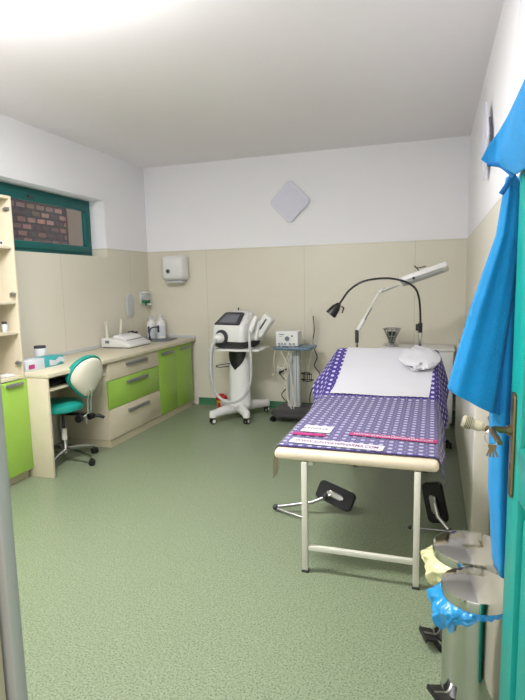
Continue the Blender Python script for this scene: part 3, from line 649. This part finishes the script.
# dotted sheet
def OLf(y):
    pts=[(-3.38,.012),(-2.9,.02),(-2.4,.05),(-2.1,.14),(-1.85,.185),(-1.7,.16),(-1.5,.06),(-1.4,.03)]
    return interp(pts,y)
def ORf(y): return interp([(-3.38,.15),(-2.9,.14),(-2.4,.17),(-1.9,.24),(-1.6,.26),(-1.4,.2)],y)
def interp(p,x):
    if x<=p[0][0]: return p[0][1]
    for a,b in zip(p[:-1],p[1:]):
        if x<=b[0]:
            q=(x-a[0])/(b[0]-a[0]); q=q*q*(3-2*q); return a[1]+(b[1]-a[1])*q
    return p[-1][1]
Y0=-3.375; LEN=2.03
def sheetpt(s,v,off):
    """s metres across measured from the left pad edge, v metres from the front"""
    y=Y0+v
    drop=0
    if y>YT: drop=(y-YT); y=YT+.012*min(1,drop/.03)
    zt=topz(y)-max(0,drop-.01)+.003+off
    wd=BX1-BX0
    zt+=.0022*noise.noise(Vector((s*6,v*4,1)))+.002
    e=.014
    if s<e:
        d=e-s; tent=interp([(-2.5,.15),(-2.1,.62),(-1.8,.74),(-1.6,.7),(-1.4,.5)],Y0+v)
        x=BX0+e-d*tent-off-.002-min(d,.02)*.4; z=zt-d*math.sqrt(max(.05,1-tent*tent))+min(d,.014)*.3
        x-=.006*math.sin(v*17)*min(1,d/.05)
    elif s>wd-e:
        d=s-(wd-e); fl=interp([(-3.4,.12),(-2.6,.22),(-1.6,.30)],Y0+v)
        x=BX1-e+d*fl+min(d,.02)*.7+off+.002; z=zt-d*math.sqrt(1-fl*fl)
        x+=.008*math.sin(v*14+1)*min(1,d/.08)
    else: x=BX0+s; z=zt
    return Vector((x,y,z))
def sheetgrid(m,nu,nv,v0,v1,off,lmul=1,rmul=1,uv=True):
    wd=BX1-BX0
    def S(u,v):
        vv=v0+(v1-v0)*v; yy=min(Y0+vv,YT); a=-OLf(yy)*lmul; b=wd+ORf(yy)*rmul
        return a+(b-a)*u,vv
    def f(u,v):
        s,vv=S(u,v); k=.03*math.sin(u*PI)*0
        return sheetpt(s,vv-.05*(u)*(1-v)*0,off)
    m.grid(nu,nv,f,(lambda u,v:S(u,v)) if uv else None)
st=MB(); sheetgrid(st,90,110,0,LEN,0)
st=st.build('bed_sheet','dots',keep_normals=True); tag(st,'purple sheet with white dots spread over the treatment bed','sheet')
fm=MB(); sheetgrid(fm,60,50,.004,1.22,.004,1.0,.8); fo=fm.build('plastic_cover','film',keep_normals=True); tag(fo,'clear plastic film over the foot half of the dotted sheet','plastic cover')
# printed patches on the sheet
def patch(name,mm,cx,cy,w_,h_,rz,z=.6635,th=.0008,par=st,r=.01,lab=None):
    m=MB(); m.prism(rr(w_/2,h_/2,min(r,h_/2.1)),th,Matrix.Translation((cx,cy,z))@Matrix.Rotation(rz,4,'Z'))
    o=m.build(name,mm,par)
    if lab: o['label']=lab
    return o
def text(s,size,cx,cy,rz,mm,par,z,xs=1):
    c=bpy.data.curves.new('t','FONT'); c.body=s; c.size=size; c.align_x='CENTER'; c.align_y='CENTER'; c.extrude=.0003; c.offset=size*.012
    o=bpy.data.objects.new('t',c); COL.objects.link(o); dg=bpy.context.evaluated_depsgraph_get(); me=bpy.data.meshes.new_from_object(o.evaluated_get(dg)); bpy.data.objects.remove(o)
    me.transform(Matrix.Translation((cx,cy,z))@Matrix.Rotation(rz,4,'Z')@Matrix.Diagonal((xs,1,1,1)))
    me.name='lettering'; o=bpy.data.objects.new('lettering',me); COL.objects.link(o); me.materials.clear(); me.materials.append(M[mm]); o.parent=par; return o
ZP=.6672
p=patch('web_address_banner','paper',2.975,-3.305,.49,.085,R(-4),ZP,lab='white banner printed with a web address'); text('WWW.SUNWAVEPHARMA.COM',.050,2.975,-3.305,R(-4),'ink',p,ZP+.0012,xs=.60)
p=patch('pink_stripe','pink',3.245,-3.12,.46,.058,R(-6),ZP,r=.002,lab='pink printed stripe'); text('WWW.SUNWAVEPHARMA.COM',.040,3.245,-3.12,R(-6),'paper',p,ZP+.0012,xs=.72)
p=patch('pink_stripe','pink',2.80,-3.165,.19,.045,R(-2),ZP,r=.002)
p=patch('white_logo_patch','paper',2.825,-3.055,.17,.13,R(-2),ZP,r=.006,lab='white patch with small dark print'); text('SUNWAVE',.032,2.81,-3.05,R(-2),'darkink',p,ZP+.0012)
# paper sheet on backrest
def pp(u,v):
    y=-2.14+v*.70; x0=2.745-.045*v*0+(-.028*(1-v)**3); x0=2.755-.035*(1-v)**4; x1=3.452-.03*(1-v)**2
    x=x0+(x1-x0)*u; d=max(0,y-YT); yy=min(y,YT+.016)
    z=topz(min(y,YT))+.0115+.002*math.sin(u*9+v*3)+.0025*noise.noise(Vector((u*4,v*3,5)))-max(0,d-.01)
    if v<.06: z+=.002
    return Vector((x,yy,z))
m=MB(); m.grid(40,40,pp); o=m.build('paper_sheet','paper',keep_normals=True); tag(o,'plain white paper sheet covering the raised backrest','paper')
# rumpled towel at top right
m=MB()
def lump(th,k,n=12):
    return None
rings=[]
for j in range(15):
    v=j/14; ring=[]
    for i in range(36):
        a=2*PI*i/36; prof=math.sin(PI*min(1,max(0,.02+v*.96)))**.55
        cx=3.19+.31*v; 
        ry=.15*prof; rz=.040*prof
        nn=1+.35*noise.noise(Vector((math.cos(a)*2.2,math.sin(a)*2.2,v*6)))+.12*noise.noise(Vector((math.cos(a)*6,math.sin(a)*6,v*12)))
        dy=ry*math.cos(a)*nn; dz=rz*math.sin(a)*nn
        yc=-1.70; sl=.38
        ring.append(m.bm.verts.new((cx,yc+dy,topz(yc)+.050+dy*sl+dz)))
    rings.append(ring)
m._skin(rings); tag(m.build('rolled_towel','paper'),'rumpled white paper roll lying at the head of the bed','paper roll')
# ================================================================ LEG RESTS on the floor under the bed
def legrest(label,C,Rm,rods,clamp):
    t=thing('leg_rest',label,'leg rest',(C[0],C[1],0),'black leg rests on chrome rods')
    Mx=Matrix.Translation(C)@Rm
    m=MB(); 
    rings=[]
    for z,s_ in ((-.021,.90),(-.014,1),(.012,1),(.022,.92)):
        rings.append([m.bm.verts.new(Mx@Vector((x*s_,y*s_,z+.28*x*x*3))) for x,y in rr(.062,.125,.03,6)])
    m._skin(rings)
    m.build('pad','blackpad',t)
    m=MB(); m.box((0,0,0),(.04,.09,.02),Mx=Mx@Matrix.Translation((0,0,.034)),bev=.004); m.box((0,0,0),(.02,.11,.006),Mx=Mx@Matrix.Translation((0,-.0,.046))); m.build('mount_plate','steel',t)
    for pts,r_ in rods:
        m=MB(); m.tube(pts,r_,14); m.build('rod','steel',t)
    m=MB()
    for c,r_ in clamp: pass
    for c,r_ in clamp: MB().sphere(c,r_).build('joint','charcoal',t)
    return t
# frame vectors for the left pad: long axis rightwards and slightly down, face toward camera
def basis(yax,zax):
    y=Vector(yax).normalized(); z=Vector(zax); z=(z-y*z.dot(y)).normalized(); x=y.cross(z); return Matrix((x,y,z)).transposed().to_4x4()
legrest('black padded leg rest on chrome rod beside the left front bed leg',(2.858,-2.66,.112),basis((.90,-.08,-.30),(-.15,-.85,.42)),
    [([(2.835,-2.71,.135),(2.72,-2.74,.085),(2.475,-2.755,.030)],.011),([(2.475,-2.76,.026),(2.58,-2.80,.020),(2.70,-2.83,.012)],.007)],[((2.475,-2.757,.030),.020),((2.80,-2.72,.128),.020),((2.69,-2.825,.013),.012)])
legrest('black padded leg rest leaning beneath the right side of the bed',(3.475,-2.66,.138),basis((.20,-.10,-.95),(-.30,-.80,.30)),
    [([(3.47,-2.72,.16),(3.49,-2.76,.09),(3.555,-2.80,.030)],.013),([(3.335,-2.80,.02),(3.45,-2.79,.02),(3.55,-2.79,.022)],.006)],[((3.558,-2.80,.028),.018),((3.333,-2.80,.02),.012)])
# ================================================================ GOOSENECK LAMP and MAGNIFIER LAMP
def star(par,c,r,n,a0,mm='black'):
    m=MB(); m.lathe([(0,.055),(.04,.055),(.04,.10),(.02,.115),(0,.115)],c,20)
    for k in range(n):
        a=a0+2*PI*k/n; m.tube([(c[0],c[1],.085),(c[0]+r*.97*math.cos(a),c[1]+r*.97*math.sin(a),.066)],[.022,.014],8)
    m.build('star_base',mm,par)
    for k in range(n):
        a=a0+2*PI*k/n; caster(par,c[0]+r*math.cos(a),c[1]+r*math.sin(a),.025,'black',rz=a+1)
gx,gy=3.335,-1.18
t=thing('gooseneck_lamp','black gooseneck examination lamp arching over the head of the bed','lamp',(gx,gy,0))
star(t,(gx,gy,0),.275,5,R(18))
m=MB(); m.cyl((gx,gy,.11),(gx,gy,1.05),.0135); m.build('pole','chrome',t)
m=MB(); m.cyl((gx,gy,1.045),(gx,gy,1.13),.018); m.box((gx-.025,gy,1.09),(.03,.016,.06),bev=.004); m.build('clamp','black',t)
pa=smoothpath([(gx,gy,1.12),(3.332,gy,1.22),(3.320,gy,1.34),(3.285,gy,1.43),(3.20,gy,1.487),(3.075,gy,1.517),(2.94,gy,1.515),(2.82,gy,1.487),(2.72,gy,1.42),(2.655,gy,1.335),(2.625,gy,1.29)],10)
m=MB(); m.tube(pa,[.0085+.0012*(i%2) for i in range(len(pa))],12); m.build('gooseneck','black',t)
hd=Matrix.Translation((2.628,gy,1.300))@Matrix.Rotation(R(180+38),4,'Y')@Matrix.Rotation(0,4,'Z')
hd=Matrix.Translation((2.630,gy,1.302))@Vector((-.62,-.1,-.78)).to_track_quat('Z','Y').to_matrix().to_4x4()
m=MB(); m.lathe([(0,0),(.018,0),(.026,.02),(.040,.05),(.050,.11),(.052,.128),(.046,.128),(.044,.11),(0,.10)],seg=30,Mx=hd); m.build('lamp_head','black',t)
m=MB(); m.tube([hd@Vector((0,-.0,.02))+Vector((.03,0,-.01)),Vector((2.668,gy,1.262)),Vector((2.655,gy,1.215))],[.008,.009,.006],8); m.build('head_handle','black',t)
mx_,my=2.765,-1.02
t=thing('magnifier_lamp','white jointed magnifier lamp with long rectangular head','lamp',(mx_,my,0))
m=MB(); m.lathe([(0,0.0),(.13,0),(.13,.012),(.03,.03),(.018,.05),(0,.05)],(mx_,my,0),36); m.build('foot','white',t)
m=MB(); m.cyl((mx_,my,.045),(mx_,my,.96),.012); m.build('pole','chrome',t)
m=MB(); m.cyl((mx_,my,.93),(mx_,my,1.03),.017); m.cyl((mx_,my-.02,1.035),(mx_,my+.02,1.035),.016); m.build('lower_joint','charcoal',t)
a=Vector((mx_+.005,my,1.04)); b=Vector((2.972,my,1.41)); c=Vector((3.21,my,1.475))
m=MB()
for o_ in (-.012,.012): m.tube([a+Vector((0,o_,0)),b+Vector((0,o_,0))],.0065,8)
m.box(tuple(a.lerp(b,.16)),(.032,.036,.12),ry=math.atan2(b.x-a.x,b.z-a.z),bev=.006); m.build('lower_arm','white',t)
m=MB(); m.tube([a+Vector((.02,0,.01)),a.lerp(b,.6)+Vector((.012,0,-.006))],.005,8); m.tube([b+Vector((0,.0,-.02)),c+Vector((-.08,0,-.025))],.0055,8); m.build('spring','steel',t)
m=MB()
for o_ in (-.012,.012): m.tube([b+Vector((0,o_,0)),c+Vector((0,o_,0))],.0065,8)
m.build('upper_arm','white',t)
m=MB(); m.cyl(b+Vector((0,-.024,-.005)),b+Vector((0,.024,-.005)),.021); m.cyl(b+Vector((.03,-.02,.018)),b+Vector((.03,.02,.018)),.012); m.build('elbow_joint','steel',t)
hc_=Vector((3.355,my,1.548)); ry=-math.atan2(.135,.40)
m=MB(); m.box(tuple(hc_),(.42,.15,.048),ry=ry,rx=R(-18),bev=.014,seg=4); m.build('lamp_head','white',t)
m=MB(); m.box(tuple(hc_+Vector((-.0,-.03,-.030))),(.34,.09,.006),ry=ry,rx=R(-18),bev=.002); m.build('light_strip','greywhite',t)
m=MB(); m.tube(smoothpath([(3.315,my,1.572),(3.285,my,1.612),(3.27,my,1.625),(3.30,my,1.605),(3.37,my,1.618)]),.005,8); m.build('head_handle','charcoal',t)
m=MB(); m.cyl((3.27,my-.09,1.515),(3.27,my-.06,1.52),.011); m.build('knob','charcoal',t)
# ================================================================ PEDAL BINS
def bin_(label,c,r,h,tone,liner,lab2,pedal_a):
    x,y=c
    t=thing('pedal_bin',label,'bin',(x,y,0),'polished steel pedal bins')
    m=MB(); m.lathe([(0,.018),(r*.93,.018),(r*.94,h-.03),(r*.93,h-.02),(0,h-.02)],(x,y,0),64); m.build('body','bin',t)
    m=MB(); m.lathe([(0,0),(r*.95,0),(r*.97,.01),(r*.95,.03),(0,.03)],(x,y,0),48); m.build('base_ring','black',t)
    m=MB(); m.lathe([(r*.995,h-.036),(r*1.0,h-.005),(r*.985,h+.002),(r*.90,h+.006),(r*.5,h+.013),(r*.2,h+.015),(0,h+.015)],(x,y,0),64); m.build('lid','bin',t)
    ca,sa=math.cos(pedal_a),math.sin(pedal_a)
    def P(d,s_,z): return (x+ca*d-sa*s_,y+sa*d+ca*s_,z)
    m=MB(); 
    m.tube([P(r*.9,0,.025),P(r+.01,0,.03)],.010,8); Mx=Matrix.Translation(P(r+.014,0,.045))@Matrix.Rotation(pedal_a,4,'Z')@Matrix.Rotation(R(-14),4,'Y')
    m.box((0,0,0),(.044,.080,.010),Mx=Mx,bev=.0); m.box((0,0,0),(.006,.085,.018),Mx=Mx@Matrix.Translation((.026,0,-.003))); pd=m.build('pedal','black',t)
    m=MB(); m.box((0,0,0),(.052,.010,.003),Mx=Mx@Matrix.Translation((0,0,.0065))); m.build('pedal_strip','steel',pd)
    # liner skirt hanging outside the rim
    m=MB(); 
    def f(u,v):
        a=2*PI*u; side=max(0,math.cos(a-R(188)))**1.4
        n1=noise.noise(Vector((math.cos(a)*3.2,math.sin(a)*3.2,v*2.0))); n2=noise.noise(Vector((math.cos(a)*9,math.sin(a)*9,v*4))); n3=noise.noise(Vector((math.cos(a)*5,math.sin(a)*5,3))); n4=noise.noise(Vector((math.cos(a)*22,math.sin(a)*22,v*9)))
        drop=(.022+.105*side*(.8+.5*n3)+.016*n1)*v
        bulge=(.004+.040*side*math.sin(PI*min(1,.12+v*.80)))*(1+.6*n1)+(.010*n2+.005*n4)*min(1,v*5)
        rad=r*.945+max(.003,bulge)*min(1,v*4+.15)
        return Vector((x+rad*math.cos(a),y+rad*math.sin(a),h-.034-drop))
    m.grid(220,26,f,close_u=True); l=m.build('bin_liner',liner,keep_normals=True,smooth=60); tag(l,lab2,'bin bag'); return t
bin_('smaller steel pedal bin in front, lined with a blue bag',(3.604,-4.055),.117,.436,0,'bagblue','blue plastic bag hanging over the rim of the front bin',R(212))
bin_('larger steel pedal bin behind, lined with a pale yellow bag',(3.600,-3.755),.143,.424,0,'bagyellow','pale yellow plastic bag hanging over the rim of the rear bin',R(200))
# ================================================================ DOOR LEAF (open, right edge)
F0=Vector((3.662,-4.355,0)); HN=Vector((3.722,-5.19,0)); dv=(HN-F0); DL=dv.length; dv.normalize(); nv=Vector((dv.y,-dv.x,0))  # nv points toward -x
if nv.x>0: nv=-nv
DM=Matrix(((dv.x,nv.x,0,F0.x),(dv.y,nv.y,0,F0.y),(0,0,1,0),(0,0,0,1)))
DH=1.885
m=MB(DM); m.b2((0,-.022,.008),(DL,-.006,DH)); dl_=m.build('door_1','tealdoor'); struct(dl_)
m=MB(DM)
for a_,b_ in (((0,-.024,.008),(.125,.012,DH)),((DL-.11,-.024,.008),(DL,.012,DH)),((.125,-.024,.008),(DL-.11,.012,.20)),((.125,-.024,DH-.12),(DL-.11,.012,DH)),((.125,-.024,.93),(DL-.11,.012,1.07))): m.b2(a_,b_,.003)
m.build('door_stiles','tealdoor',dl_)
for z0,z1 in ((.20,.93),(1.07,DH-.12)):
    m=MB(DM); m.b2((.16,-.006,z0+.035),(DL-.145,.006,z1-.035),.006); m.build('door_panel','tealdoor',dl_)
m=MB(DM); m.prism(rr(.020,.145,.018),.007,Matrix.Translation((.055,.0125,1.055))@Matrix.Rotation(-PI/2,4,'X')@Matrix.Rotation(PI,4,'Z'),.002); hp=m.build('handle_plate','brass',dl_)
m=MB(DM); m.cyl((.055,.019,1.095),(.055,.030,1.095),.014); m.tube([(.055,.028,1.095),(.055,.060,1.097),(.062,.068,1.097),(.105,.071,1.096),(.165,.067,1.092)],[.009,.009,.009,.008,.007],12); m.build('lever','brass',dl_)
m=MB(DM); m.b2((.052,.0196,.985),(.058,.0205,1.005)); m.build('keyhole','black',hp)
# bunch of small keys hanging on the lever
k=thing('key_bunch','small bunch of keys hanging from the brass door lever','keys',(3.62,-4.40,1.07))
Kc=DM@Vector((.062,.066,1.070))
m=MB(); m.tube([Kc+Vector((.020*math.cos(2*PI*i/20),0,.020*math.sin(2*PI*i/20)+.006)) for i in range(20)],.0012,6,closed=True); m.build('key_ring','steel',k)
for i,a in enumerate((-22,-6,8,20)):
    Mx=Matrix.Translation(Kc+Vector((0,.001+.0016*i,-.013)))@Matrix.Rotation(R(a),4,'Y')
    m=MB(); m.cyl(Mx@Vector((0,-.0005,-.008)),Mx@Vector((0,.0007,-.008)),.008,seg=16); m.box((0,0,0),(.005,.0012,.024),Mx=Mx@Matrix.Translation((0,0,-.026))); m.build('key','brass',k)
# ================================================================ BLUE ROBE
t=thing('fleece_robe','bright blue fleece robe hung over the corner of the teal door','robe',(3.66,-4.25,.58))
def foldsec(cx,cy,z,rx,ry,k=0,amp=.16,tilt=0,ph=0):
    def f(a):
        q=1+amp*math.sin(5*a+ph)+amp*.6*math.sin(9*a+1.7*ph+1)
        X=rx*math.cos(a)*(1+.25*(q-1)); Y=ry*math.sin(a)*q
        return Vector((cx+X,cy+Y,z+tilt*X+.0*Y))
    return f
def loftsecs(keys,n=6):
    out=[]
    for i in range(len(keys)-1):
        a,b=keys[i],keys[i+1]
        for j in range(n):
            q=j/n; out.append([a[k]+(b[k]-a[k])*q for k in range(len(a))])
    out.append(list(keys[-1])); return out
body=[(3.690,-4.24,1.80,.020,.035,.10,0,0),(3.680,-4.235,1.70,.048,.060,.15,0,.1),(3.680,-4.235,1.55,.062,.075,.15,0,.3),(3.680,-4.235,1.15,.070,.080,.16,0,.6),(3.682,-4.235,.85,.068,.078,.18,0,.9),(3.690,-4.235,.60,.058,.072,.2,-.35,1.2)]
m=MB(); m.loft([foldsec(c[0],c[1],c[2],c[3],c[4],amp=c[5],tilt=c[6],ph=c[7]) for c in loftsecs(body,8)],seg=72); m.build('robe_body','robe',t,smooth=80)
slv=[(3.640,-4.275,1.775,.014,.025,.05,0,0),(3.643,-4.29,1.72,.026,.030,.1,0,.1),(3.636,-4.295,1.62,.032,.036,.12,0,.3),(3.602,-4.295,1.42,.056,.040,.16,-.1,.5),(3.574,-4.295,1.26,.066,.042,.12,-.3,.6),(3.556,-4.295,1.145,.071,.044,.12,-.5,.7)]
m=MB(); m.loft([foldsec(c[0],c[1],c[2],c[3],c[4],amp=c[5],tilt=c[6],ph=c[7]) for c in loftsecs(slv,8)],seg=60); m.build('sleeve','robe',t,smooth=80)
# collar / hood draped over the door corner
col=[((3.565,-4.31,1.822),.004,.006),((3.585,-4.32,1.832),.030,.014),((3.608,-4.335,1.842),.050,.018),((3.622,-4.37,1.848),.072,.018),((3.630,-4.44,1.848),.095,.017),((3.634,-4.54,1.85),.105,.016),((3.640,-4.66,1.85),.11,.014)]
m=MB(); secs=[]
cc=loftsecs([(p[0][0],p[0][1],p[0][2],p[1],p[2]) for p in col],5)
for i,c in enumerate(cc):
    def f(a,c=c,i=i):
        zz=c[3]*math.sin(a); xx=c[4]*math.cos(a)*(1+.25*math.sin(3*a+i*.2))
        return Vector((c[0]+xx,c[1]-.4*xx,c[2]+zz))
    secs.append(f)
m.loft(secs,seg=40); m.build('collar','robe',t,smooth=80)
m=MB(); m.tube(smoothpath([(3.575,-4.325,1.806),(3.605,-4.345,1.795),(3.635,-4.37,1.760)]),.006,8); m.tube(smoothpath([(3.642,-4.325,1.80),(3.630,-4.325,1.76),(3.610,-4.325,1.725)]),.007,8); m.build('collar_trim','robedark',t)
